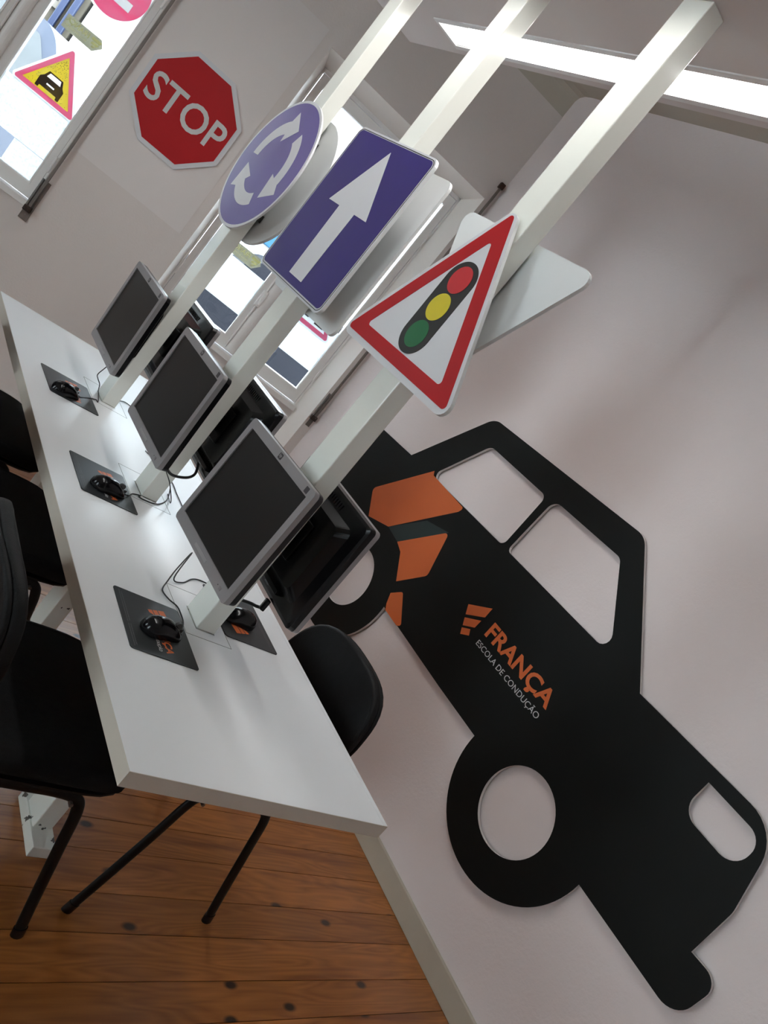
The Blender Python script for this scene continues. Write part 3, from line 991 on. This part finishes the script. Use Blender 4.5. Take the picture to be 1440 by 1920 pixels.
# ------------------------------------------------------------------ road signs on the posts
def sign_thing(yc, zc, front, label):
    """front: sign on the left face of the post (facing -x); else facing +x"""
    if front:
        return thing('road_sign', label, 'road sign', (1.132, yc, zc), rad(-90), 'road signs on the posts')
    return thing('road_sign', label, 'road sign', (1.205, yc, zc), rad(90), 'road signs on the posts')


def clamp(t, z):
    bm = bmesh.new()
    add_box(bm, -.05, .05, .0005, .0085, z - .014, z + .014, bevel=.002)
    bm_obj('clamp', bm, M_SBLACK, t)


# triangle with traffic light
t = sign_thing(1.537, 1.70, True, 'red bordered triangle sign with a traffic light on the nearest post')
out3 = [(-.278, -.187), (.262, -.187), (-.002, .285)]
prism('plate', [rounded([(-.272, -.184), (.272, -.184), (0, .284)], .026)], -.010, 0, M_WHITE, t, side=M_ALU)
prism('red_border', [rounded([(-.250, -.168), (.250, -.168), (0, .262)], .010), rounded([(-.186, -.134), (0, .184), (.186, -.134)], .008)], -.0108, -.0099, M_RED, t)
prism('light_housing', [rrect(-.054, .054, -.131, .121, .0535, 14)], -.0108, -.0099, M_SBLACK, t)
for z, m_, nm in ((.073, M_SRED, 'red_lamp'), (-.003, M_SYEL, 'yellow_lamp'), (-.079, M_SGRN, 'green_lamp')):
    prism(nm, [ngon(.007 - .007, z, .0355, 40)], -.0114, -.0107, m_, t)
clamp(t, -.10); clamp(t, .08)
# blue one way
t = sign_thing(2.173, 1.747, True, 'blue rectangle sign with tall white arrow on the middle post')
prism('plate', [rrect(-.238, .238, -.252, .250, .026)], -.010, 0, M_WHITE, t, side=M_ALU)
prism('dark_line', [rrect(-.2325, .2325, -.2465, .2445, .022), rrect(-.2305, .2305, -.2445, .2425, .0205)], -.0106, -.0099, M_SBLACK, t)
prism('blue_field', [rrect(-.226, .226, -.240, .240, .017)], -.0108, -.0099, M_BLUE, t)
prism('arrow', [[(0.010 - .002, .214), (.137, .019), (.060, .019), (.060 - .003, -.216), (-.037, -.216), (-.043, .019), (-.119, .019)]], -.0114, -.0107, M_WHITE, t)
clamp(t, -.15); clamp(t, .15)
# roundabout
t = sign_thing(2.806, 1.7505, True, 'round blue roundabout sign with three white arrows on the farthest post')
prism('plate', [ngon(0, 0, .251, 72)], -.0128, -.006, M_WHITE, t, side=M_WHITE)
prism('blue_field', [ngon(0, 0, .2405, 72)], -.0132, -.0127, M_BLUE2, t)


def round_arrow(rot):
    pts = []
    n = 12
    for k in range(n + 1):
        a = rad(178 - (178 - 106) * k / n); r = .163 + .006 * k / n
        pts.append((r * cos(a), r * sin(a)))
    pts += [(-.034, .201), (.046, .142), (-.028, .084)]
    for k in range(n, -1, -1):
        a = rad(177 - (177 - 106) * k / n); r = .117 + .000 * k / n
        pts.append((r * cos(a), r * sin(a)))
    return [(p[0] * cos(rot) - p[1] * sin(rot), p[0] * sin(rot) + p[1] * cos(rot)) for p in pts]


for k in range(3):
    prism('arrow', [round_arrow(-2 * pi * k / 3)], -.0137, -.0131, M_WHITE, t)
clamp(t, -.15); clamp(t, .15)
# backs of the signs on the other faces
t = sign_thing(1.556, 1.72, False, 'plain grey back of downward pointing triangle sign on nearest post')
prism('plate', [rounded([(-.272, .226), (0, -.242), (.272, .226)], .026)], -.010, 0, M_WHITE, t, side=M_ALU).data.materials[0] = M_ALU
prism('red_border', [rounded([(-.250, .212), (0, -.222), (.250, .212)], .010), rounded([(-.186, .178), (.186, .178), (0, -.145)], .008)], -.0108, -.0099, M_RED, t)
prism('white_field', [rounded([(-.186, .178), (0, -.145), (.186, .178)], .008)], -.0104, -.0099, M_WHITE, t)
clamp(t, .12)
t = sign_thing(2.185, 1.732, False, 'plain grey back of rectangular sign on middle post')
prism('plate', [rrect(-.236, .236, -.262, .256, .026)], -.010, 0, M_ALU, t)
prism('blue_field', [rrect(-.226, .226, -.25, .246, .017)], -.0108, -.0099, M_BLUE, t)
clamp(t, -.15); clamp(t, .15)
t = sign_thing(2.812, 1.745, False, 'plain grey back of round sign on farthest post')
prism('plate', [ngon(0, 0, .251, 72)], -.010, 0, M_ALU, t)
prism('red_field', [ngon(0, 0, .2405, 72)], -.0108, -.0099, M_RED, t)
clamp(t, -.15); clamp(t, .15)

# stop sign on the wall between the windows
t = in_win('road_sign', 'red octagonal stop sign on the wall between the windows', 'road sign', -1.450, -.004, 1.760)
prism('plate', [ngon(0, 0, .270, 8, pi / 8)], -.010, 0, M_WHITE, t, side=M_WHITE)
prism('red_field', [ngon(0, 0, .246, 8, pi / 8)], -.0108, -.0099, M_RED, t)
text('letters', 'STOP', .412, .137, -.0114, -.0107, mat('stop_letters', (.56, .56, .55, 1), .45), t, offset=.014, x0=-.203, z0=-.070)

# ------------------------------------------------------------------ car cut-out on the right wall (local x = -y)
t = thing('car_cutout', 'flat black car cut-out board with orange graphics on the right wall', 'wall art', (XW, 0, 0), rad(-90))


def mir(pts): return [(-p[0], p[1]) for p in pts]


def arc(c, r, a0, a1, n=20):
    return [(c[0] + r * cos(rad(a0 + (a1 - a0) * k / n)), c[1] + r * sin(rad(a0 + (a1 - a0) * k / n))) for k in range(n + 1)]


RW, RR = (1.307, .655), .3225
FW, FR = (2.710, .614), .300
body = rounded([(3.37, 1.0), (3.37, 1.194), (2.932, 1.213), (2.655, 1.600), (1.675, 1.622), (1.280, 1.217), (.705, 1.232), (.640, .980), (.640, .815), (.535, .822), (.550, .655), (.988, .655)],
               [0, .13, 0, .09, .085, 0, .13, .10, 0, .055, .07, 0], 8)
body += arc(RW, RR, 180, 0, 1)[1:1]
rear = arc(RW, RR, 180 + 180, 180, 40)           # from near side (small y) round the bottom to the far side
rear = [(RW[0] + RR * cos(rad(180 + 180 * k / 40)), RW[1] + RR * sin(rad(180 + 180 * k / 40))) for k in range(41)]
front = [(FW[0] + FR * cos(rad(172 + 200 * k / 44)), FW[1] + FR * sin(rad(172 + 200 * k / 44))) for k in range(45)]
outer = body + rear + [(1.90, .652)] + [(p[0], p[1]) for p in front] + [(3.12, .655)] + rounded([(3.12, .655), (3.43, .66), (3.44, .80), (3.37, .80), (3.37, .98)], [0, .05, .05, 0, 0], 6)[1:]
w1 = rounded([(2.735, 1.218), (2.560, 1.497), (2.139, 1.494), (2.139, 1.228)], [.028, .05, .03, .03], 6)
w2 = rounded([(2.105, 1.228), (2.095, 1.505), (1.690, 1.507), (1.452, 1.234)], [.022, .045, .04, .035], 6)
tail = rounded([(.930, 1.182), (.930, 1.062), (.715, 1.062), (.715, 1.182)], [0, .058, .060, .052], 8)
holes = [w1, w2, tail, ngon(1.3055, .618, .156, 56), ngon(2.716, .608, .150, 56)]
prism('board', [mir(outer)] + [mir(h) for h in holes], -.024, -.010, M_CAR, t, side=M_CAREDGE)
box('wall_spacer', (-2.0, -1.7, -.0105, -.0005, .9, 1.1), M_CAREDGE, t)
box('wall_spacer', (-3.0, -2.85, -.0105, -.0005, .95, 1.15), M_CAREDGE, t)
box('wall_spacer', (-1.0, -.85, -.0105, -.0005, .75, .95), M_CAREDGE, t)
F0, F1 = -.0247, -.0238
fw_arc = lambda a0, a1: [(FW[0] + FR * cos(rad(a0 + (a1 - a0) * k / 10)), FW[1] + FR * sin(rad(a0 + (a1 - a0) * k / 10))) for k in range(11)]
prism('orange_panel', [mir(rounded([(2.992, .965), (2.737, 1.240), (2.722, 1.223), (2.440, 1.218), (2.452, 1.190), (2.729, .902), (2.883, .858)], [.022, 0, 0, .02, .01, 0, 0], 4))], F0, F1, M_ORANGE, t)
prism('orange_panel', [mir(rounded([(2.410, 1.100), (2.340, .900), (2.459, .772), (2.560, .872), (2.618, .890)], [.015, .025, 0, .0, 0], 4))], F0, F1, M_ORANGE, t)
prism('orange_panel', [mir(rounded([(2.385, .768), (2.262, .668), (2.285, .6525), (2.394, .6525), (2.415, .675), (2.438, .719)], [.012, .018, 0, 0, 0, 0], 4))], F0, F1, M_ORANGE, t)
prism('teal_stripe', [mir([(2.729, .902), (2.561, 1.060), (2.413, 1.097), (2.618, .890)])], F0, F1, M_TEAL, t)
for bar in ([(2.068, .961), (1.962, 1.025), (1.961, .978), (2.044, .925)], [(2.037, .914), (1.963, .958), (1.965, .919), (2.018, .887)], [(2.014, .878), (1.976, .901), (1.960, .880), (1.998, .856)]):
    prism('logo_bar', [mir(bar)], F0, F1, M_ORANGE, t)
text('letters', 'FRANÇA', .420, .066, F0, F1, M_ORANGE, t, offset=.028, x0=-1.908, z0=.931)
text('small_letters', 'ESCOLA DE CONDUÇÃO', .418, .0225, F0, F1, M_PRINT, t, offset=-.004, x0=-1.909, z0=.881)

# ------------------------------------------------------------------ monitors
def rr3(hw, z0, z1, r, y, n=5):
    return [(p[0], y, p[1]) for p in rrect(-hw, hw, z0, z1, r, n)]


def make_monitor(mount):
    t = thing('monitor', 'monitor', 'monitor')
    prism('bezel', [rrect(-.190, .190, -.164, .159, .012), [(-.169, -.135), (.169, -.135), (.169, .135), (-.169, .135)]], 0, .014, M_SILVER, t)
    box('screen', (-.1695, .1695, .0035, .010, -.1355, .1355), M_SCREEN, t)
    bm = bmesh.new()
    add_loft(bm, [rr3(.1895, -.1635, .1585, .012, .0135), rr3(.188, -.162, .157, .014, .030), rr3(.181, -.152, .150, .014, .034), rr3(.150, -.118, .118, .02, .038), rr3(.128, -.095, .100, .02, .060)])
    sh = bm_obj('back_shell', bm, M_BLACKPL, t)
    for k in range(11):
        a = -.055 + k * .011
        box('vent_slot', (a - .003, a + .003, .0372, .0382, .123, .140), mat('vent_dark', (.002, .002, .002, 1), .8), sh)
    box('connector_bay', (-.09, .09, .0365, .052, -.135, -.121), M_BLACKPL, sh, bevel=.002)
    for a in (-.045, .0):
        box('port', (a, a + .022, .040, .050, -.1385, -.1345), mat('port_grey', (.25, .25, .26, 1), .4, metal=.5), sh)
    # wall mount
    box('mount_plate', (-.055, .055, .060, .065, -.055, .055), M_FRAME, t, bevel=.001)
    bm = bmesh.new()
    add_box(bm, -.022, .022, .064, mount - .004, -.03, .03, bevel=.003)
    add_box(bm, -.027, .027, mount - .005, mount - .0005, -.06, .06, bevel=.001)
    bm_obj('mount_arm', bm, M_FRAME, t)
    # small marks and buttons
    bdg = prism('badge', [rrect(-.0085, .0085, .1395, .1545, .003)], -.0006, .0002, mat('badge_dark', (.03, .028, .03, 1), .4), t)
    text('badge_letters', 'hp', .0115, .0085, -.0010, -.0006, M_SILVER, bdg, shear=.25, x0=-.0058, z0=.1445, offset=.01)
    prism('corner_sticker', [rrect(.148, .163, .1385, .1535, .002)], -.0005, .0002, mat('sticker_dark', (.04, .035, .04, 1), .4), t)
    box('button_bar', (-.040, .040, -.0012, .001, -.1545, -.1465), mat('silver_light', (.36, .34, .345, 1), .4, metal=.3), t, bevel=.0008)
    box('power_button', (.140, .150, -.0014, .001, -.155, -.146), mat('silver_dark', (.24, .225, .23, 1), .4, metal=.3), t, bevel=.0008)
    prism('power_led', [ngon(.130, -.1495, .0013, 12)], -.0006, .0002, M_SBLACK, t)
    return t


def dup(root, loc, rot, label, group=None):
    r = root.copy(); COL.objects.link(r)
    r.location = loc; r.rotation_euler = rot; r['label'] = label
    if group: r['group'] = group
    for ch in list(root.children):
        c = ch.copy(); COL.objects.link(c); c.parent = r
        for gch in list(ch.children):
            d_ = gch.copy(); COL.objects.link(d_); d_.parent = c
    return r


MG = 'flat monitors mounted on the posts'
m0 = make_monitor(.097)
m0.location = (1.038, 1.531, 1.063); m0.rotation_euler = (rad(-2.0), rad(-1.6), rad(-90) + .012)
m0['label'] = 'silver framed flat monitor facing left on the nearest post'; m0['group'] = MG
dup(m0, (1.037, 2.150, 1.054), (rad(1.5), rad(-.7), rad(-90)), 'silver framed flat monitor facing left on the middle post', MG)
dup(m0, (1.037, 2.803, 1.047), (rad(2.4), 0, rad(-90)), 'silver framed flat monitor facing left on the farthest post', MG)
mb = make_monitor(.088)
mb.location = (1.284, 1.551, 1.056); mb.rotation_euler = (0, 0, rad(90))
mb['label'] = 'flat monitor on the nearest post with its black back showing'; mb['group'] = MG
dup(mb, (1.284, 2.172, 1.052), (0, 0, rad(90)), 'flat monitor on the middle post with its black back showing', MG)
dup(mb, (1.284, 2.842, 1.050), (0, 0, rad(90)), 'flat monitor on the farthest post with its black back showing', MG)

# ------------------------------------------------------------------ mouse pads and mice
def make_pad(loc, rz, label):
    t = thing('mouse_pad', label, 'mouse pad', loc, rz, 'black printed mouse pads on the table')
    prism('mat', [rrect(-.111, .111, -.091, .091, .008)], -.002, 0, M_PAD, t, mp=flatmap)
    for bar in ([(-.080, .060), (-.037, .068), (-.042, .048), (-.074, .042)], [(-.073, .039), (-.043, .044), (-.047, .030), (-.068, .026)], [(-.067, .023), (-.049, .026), (-.053, .014), (-.063, .011)]):
        prism('logo_bar', [[(p[0] * 1.0, p[1] - .018) for p in bar]], -.0023, -.0019, M_ORANGE, t, mp=flatmap)
    text('letters', 'FRANÇA', .118, .0215, -.0023, -.0019, M_ORANGE, t, mp=flatmap, offset=.025, x0=-.030, z0=.008)
    text('small_letters', 'ESCOLA DE CONDUÇÃO', .118, .0085, -.0023, -.0019, M_PRINT, t, mp=flatmap, x0=-.030, z0=-.012)
    for k, (a, b) in enumerate(((-.102, .018), (-.095, .012), (.024, .100), (.024, .094))):
        z = -.079 + (.006 if k % 2 else 0)
        bm = bmesh.new()
        x = a
        rn = random.Random(k)
        while x < b:
            wd = rn.uniform(.003, .009)
            add_box(bm, x, min(x + wd, b), z, z + .0022, .0019, .0022)
            x += wd + .0015
        tag(bm_obj('small_print', bm, M_GREYPRINT, t), kind='stuff')
    return t


def make_mouse(loc, rz, label, cable_pts, front_local=.058):
    """front of the mouse points along local +y"""
    t = thing('computer_mouse', label, 'mouse', loc, rz, 'black computer mice on the pads')
    bm = bmesh.new()
    rings = []
    ny, nx = 15, 17
    for i in range(ny):
        v = -1 + 2 * i / (ny - 1)
        y = v * .058
        wd = .031 * max(.02, (1 - abs(v) ** 3.2)) ** .5 * (1.0 - .06 * cos(pi * v))
        h = .037 * max(.03, 1 - abs(v + .18) ** 2.4 / 1.45) * (1 if abs(v) < .999 else .25)
        rings.append([(wd * cos(pi * k / (nx - 1)), y, .002 + h * max(0, sin(pi * k / (nx - 1))) ** .75) for k in range(nx)])
    add_loft(bm, rings)
    b = bm_obj('body', bm, M_MOUSE, t, smooth=True)
    bm = bmesh.new()
    add_tube(bm, [Vector((-.0035, .034, .0275)), Vector((.0035, .034, .0275))], .0095, n=16)
    bm_obj('scroll_wheel', bm, mat('wheel_grey', (.05, .05, .05, 1), .5), t)
    box('side_strip', (-.0012, .0012, .046, .056, .010, .020), mat('wheel_grey', (.05, .05, .05, 1), .5), t)
    inv = Matrix.Translation(Vector(loc)) @ Matrix.Rotation(rz, 4, 'Z')
    inv = inv.inverted()
    pts = [inv @ Vector(p) for p in cable_pts]
    tube('cable', [(0, .052, .010), (0, .060, .008)] + [tuple(p) for p in pts], .0019, M_CABLE, t, n=8, side=Vector((.3, .2, .9)))
    return t


ZT = .7405
make_pad((1.001, 1.431, ZT), rad(-91.5), 'black printed mouse pad left of the nearest post')
make_pad((1.001, 2.083, ZT), rad(-90), 'black printed mouse pad left of the middle post')
make_pad((1.000, 2.712, ZT), rad(-89), 'black printed mouse pad left of the farthest post')
make_pad((1.331, 1.622, ZT), rad(90), 'black printed mouse pad on the right side of the table')
zp = ZT + .0021
zc = .7432
make_mouse((1.008, 1.415, zp), rad(-78), 'black mouse on the pad left of the nearest post',
           [(1.098, 1.493, zc), (1.102, 1.532, zc), (1.099, 1.558, zc), (1.081, 1.575, zc), (1.070, 1.598, zc), (1.074, 1.619, zc), (1.100, 1.661, zc), (1.135, 1.716, .76), (1.17, 1.76, .80), (1.120, 1.677, .752), (1.158, 1.689, zc), (1.206, 1.732, zc), (1.249, 1.742, zc), (1.30, 1.725, zc)])
make_mouse((1.003, 2.040, zp), rad(-80), 'black mouse on the pad left of the middle post',
           [(1.085, 2.075, zc), (1.103, 2.098, zc), (1.134, 2.112, zc), (1.126, 2.100, zc), (1.145, 2.095, zc), (1.195, 2.110, zc), (1.252, 2.18, zc), (1.27, 2.24, .76)])
make_mouse((.966, 2.640, zp), rad(-62), 'black mouse on the pad left of the farthest post',
           [(1.040, 2.690, zc), (1.077, 2.726, zc), (1.110, 2.750, zc), (1.113, 2.735, zc), (1.122, 2.76, zc), (1.130, 2.83, .752), (1.135, 2.87, .765), (1.118, 2.87, .78), (1.100, 2.85, .80), (1.100, 2.83, .84), (1.100, 2.80, .90)])
make_mouse((1.312, 1.605, zp), rad(92), 'black mouse on the pad on the right side of the table',
           [(1.248, 1.61, zc), (1.236, 1.612, zc), (1.222, 1.605, zc)])

# ------------------------------------------------------------------ video cables
def vga(label, pts, plug_at, dirv):
    t = thing('video_cable', label, 'cable', plug_at, 0, 'black video cables of the monitors')
    o = Vector(plug_at)
    d = Vector(dirv)
    tube('cable', [tuple(Vector(p) - o) for p in pts], .0042, M_CABLE, t, n=10, side=Vector((.3, .9, .1)))
    bm = bmesh.new()
    add_tube(bm, [d * -.030, d * -.016, d * 0.0], .010, .007, 8, Vector((0, 1, 0)))
    bm_obj('plug', bm, M_BLACKPL, t)


vga('thick black video cable plugged under the monitor on the right of nearest post', [(1.205, 1.60, .79), (1.225, 1.575, .815), (1.242, 1.530, .842), (1.248, 1.505, .853), (1.252, 1.490, .862), (1.252, 1.487, .868)], (1.252, 1.486, .890), (0, 0, 1))
vga('thick black video cable hanging under the monitor on the middle post', [(1.098, 2.055, .895), (1.105, 2.02, .885), (1.13, 2.02, .880), (1.19, 2.06, .880), (1.235, 2.115, .885), (1.24, 2.15, .91)], (1.094, 2.066, .918), (-.1, .5, .85))
t = thing('signal_wire', 'thin black wire hanging from the monitor on the middle post to the table', 'cable', (1.10, 2.09, .90), 0)
tube('wire', [(0, 0, 0), (.02, -.03, -.03), (.04, -.055, -.05), (.09, -.03, -.10), (.15, .06, -.150), (.17, .14, -.1575)], .0016, M_CABLE, t, n=8, side=Vector((.3, .9, .1)))
t = thing('signal_wire', 'thin black wire lying on the table behind the middle post', 'cable', (1.318, 2.19, ZT), 0)
tube('wire', [(-.002, 0, .0018), (0, .08, .0018), (.004, .16, .0018), (-.02, .24, .0018), (-.06, .32, .0018)], .0016, M_CABLE, t, n=8, side=Vector((.3, .2, .9)))
t = thing('signal_wire', 'thin black wire lying on the table behind the farthest post', 'cable', (1.25, 2.83, ZT), 0)
tube('wire', [(-.06, .03, .0018), (-.02, .05, .0018), (.02, .08, .0018), (.06, .06, .0018), (.09, .09, .0018)], .0016, M_CABLE, t, n=8, side=Vector((.3, .2, .9)))

# ------------------------------------------------------------------ chairs (local +x is forward)
def cushion(bm, cx, cy, hx, hy, z0, z1, p=5.0, n=44, curve=0.0, nz=7):
    rings = []
    for i in range(nz):
        f = i / (nz - 1)
        z = z0 + (z1 - z0) * f
        s = 1 - .06 * abs(2 * f - 1) ** 4 - (.03 if i in (0, nz - 1) else 0)
        r = []
        for k in range(n):
            a = 2 * pi * k / n
            ca, sa = cos(a), sin(a)
            rr = (abs(ca) ** p + abs(sa) ** p) ** (-1 / p)
            x = hx * rr * ca * s; y = hy * rr * sa * s
            r.append((cx + x, cy + y, z + curve * (y / hy) ** 2 - (.02 * max(0, x / hx) ** 3 if curve else 0)))
        rings.append(r)
    add_loft(bm, rings)


def make_chair():
    t = thing('visitor_chair', 'chair', 'chair')
    bm = bmesh.new(); cushion(bm, .02, 0, .225, .245, .438, .490, curve=.004)
    bm_obj('seat', bm, M_FABRIC, t, smooth=True)
    bm = bmesh.new(); cushion(bm, .02, 0, .218, .238, .424, .440, nz=4)
    bm_obj('seat_shell', bm, M_FRAME, t, smooth=True)
    # backrest: cushion turned upright, slightly hollow
    def back(name, x0, x1, hw, z0, z1, m_):
        bm = bmesh.new()
        rings = []
        zc_, hz = (z0 + z1) / 2, (z1 - z0) / 2
        for i in range(7):
            f = i / 6
            s = 1 - .05 * abs(2 * f - 1) ** 4
            r = []
            for k in range(48):
                a = 2 * pi * k / 48
                ca, sa = cos(a), sin(a)
                rr = (abs(ca) ** 3.4 + abs(sa) ** 3.4) ** (-1 / 3.4)
                y = hw * rr * ca * s; z = hz * rr * sa * s
                y *= 1 - .10 * max(0, z / hz)
                x = x0 + (x1 - x0) * f + .035 * (y / hw) ** 2 - .10 * (z / hz) * hz
                r.append((x, y, zc_ + z))
            rings.append(r)
        add_loft(bm, rings)
        return bm_obj(name, bm, m_, t, smooth=True)
    back('backrest', -.262, -.227, .228, .515, .825, M_FABRIC_L)
    back('backrest_shell', -.276, -.259, .226, .517, .822, M_FABRIC_L)
    for sy in (-1, 1):
        for sx in (-1, 1):
            leg = tube('leg', [(sx * .220, sy * .245, .008), (sx * .190, sy * .242, .13), (sx * .155, sy * .238, .28), (sx * .132, sy * .234, .38), (sx * .108, sy * .230, .412), (sx * .06, sy * .226, .417), (0, sy * .226, .417)], .0085, M_FRAME, t, ry=.0145, n=12)
            tube('foot_cap', [(sx * .2215, sy * .2452, 0), (sx * .2155, sy * .2447, .028)], .0105, M_BLACKPL, leg, ry=.0165, sub=0, n=12)
        tube('back_support', [(-.02, sy * .165, .414), (-.14, sy * .165, .416), (-.215, sy * .165, .43), (-.250, sy * .162, .50), (-.256, sy * .160, .60), (-.268, sy * .158, .66)], .0085, M_FRAME, t, ry=.0145, n=12)
    for x in (-.07, .07):
        tube('crossbar', [(x, -.226, .413), (x, .226, .413)], .009, M_FRAME, t, sub=0)
    for sy in (-1, 1):
        tube('bolt', [(.10, sy * .236, .405), (.10, sy * .247, .405)], .005, M_GREYSTEEL, t, sub=0, n=8)
    return t


CG = 'black padded visitor chairs around the table'
c0 = make_chair()
c0.location = (.864, 1.453, 0); c0['label'] = 'black padded chair at left of table beside the nearest monitor'; c0['group'] = CG
dup(c0, (.858, 2.215, 0), (0, 0, rad(2)), 'black padded chair at left of table beside the middle monitor', CG)
dup(c0, (.846, 2.868, 0), (0, 0, rad(-2)), 'black padded chair at left of table beside the farthest monitor', CG)
dup(c0, (1.446, 1.528, 0), (0, 0, rad(180)), 'black padded chair between the table and the car wall', CG)
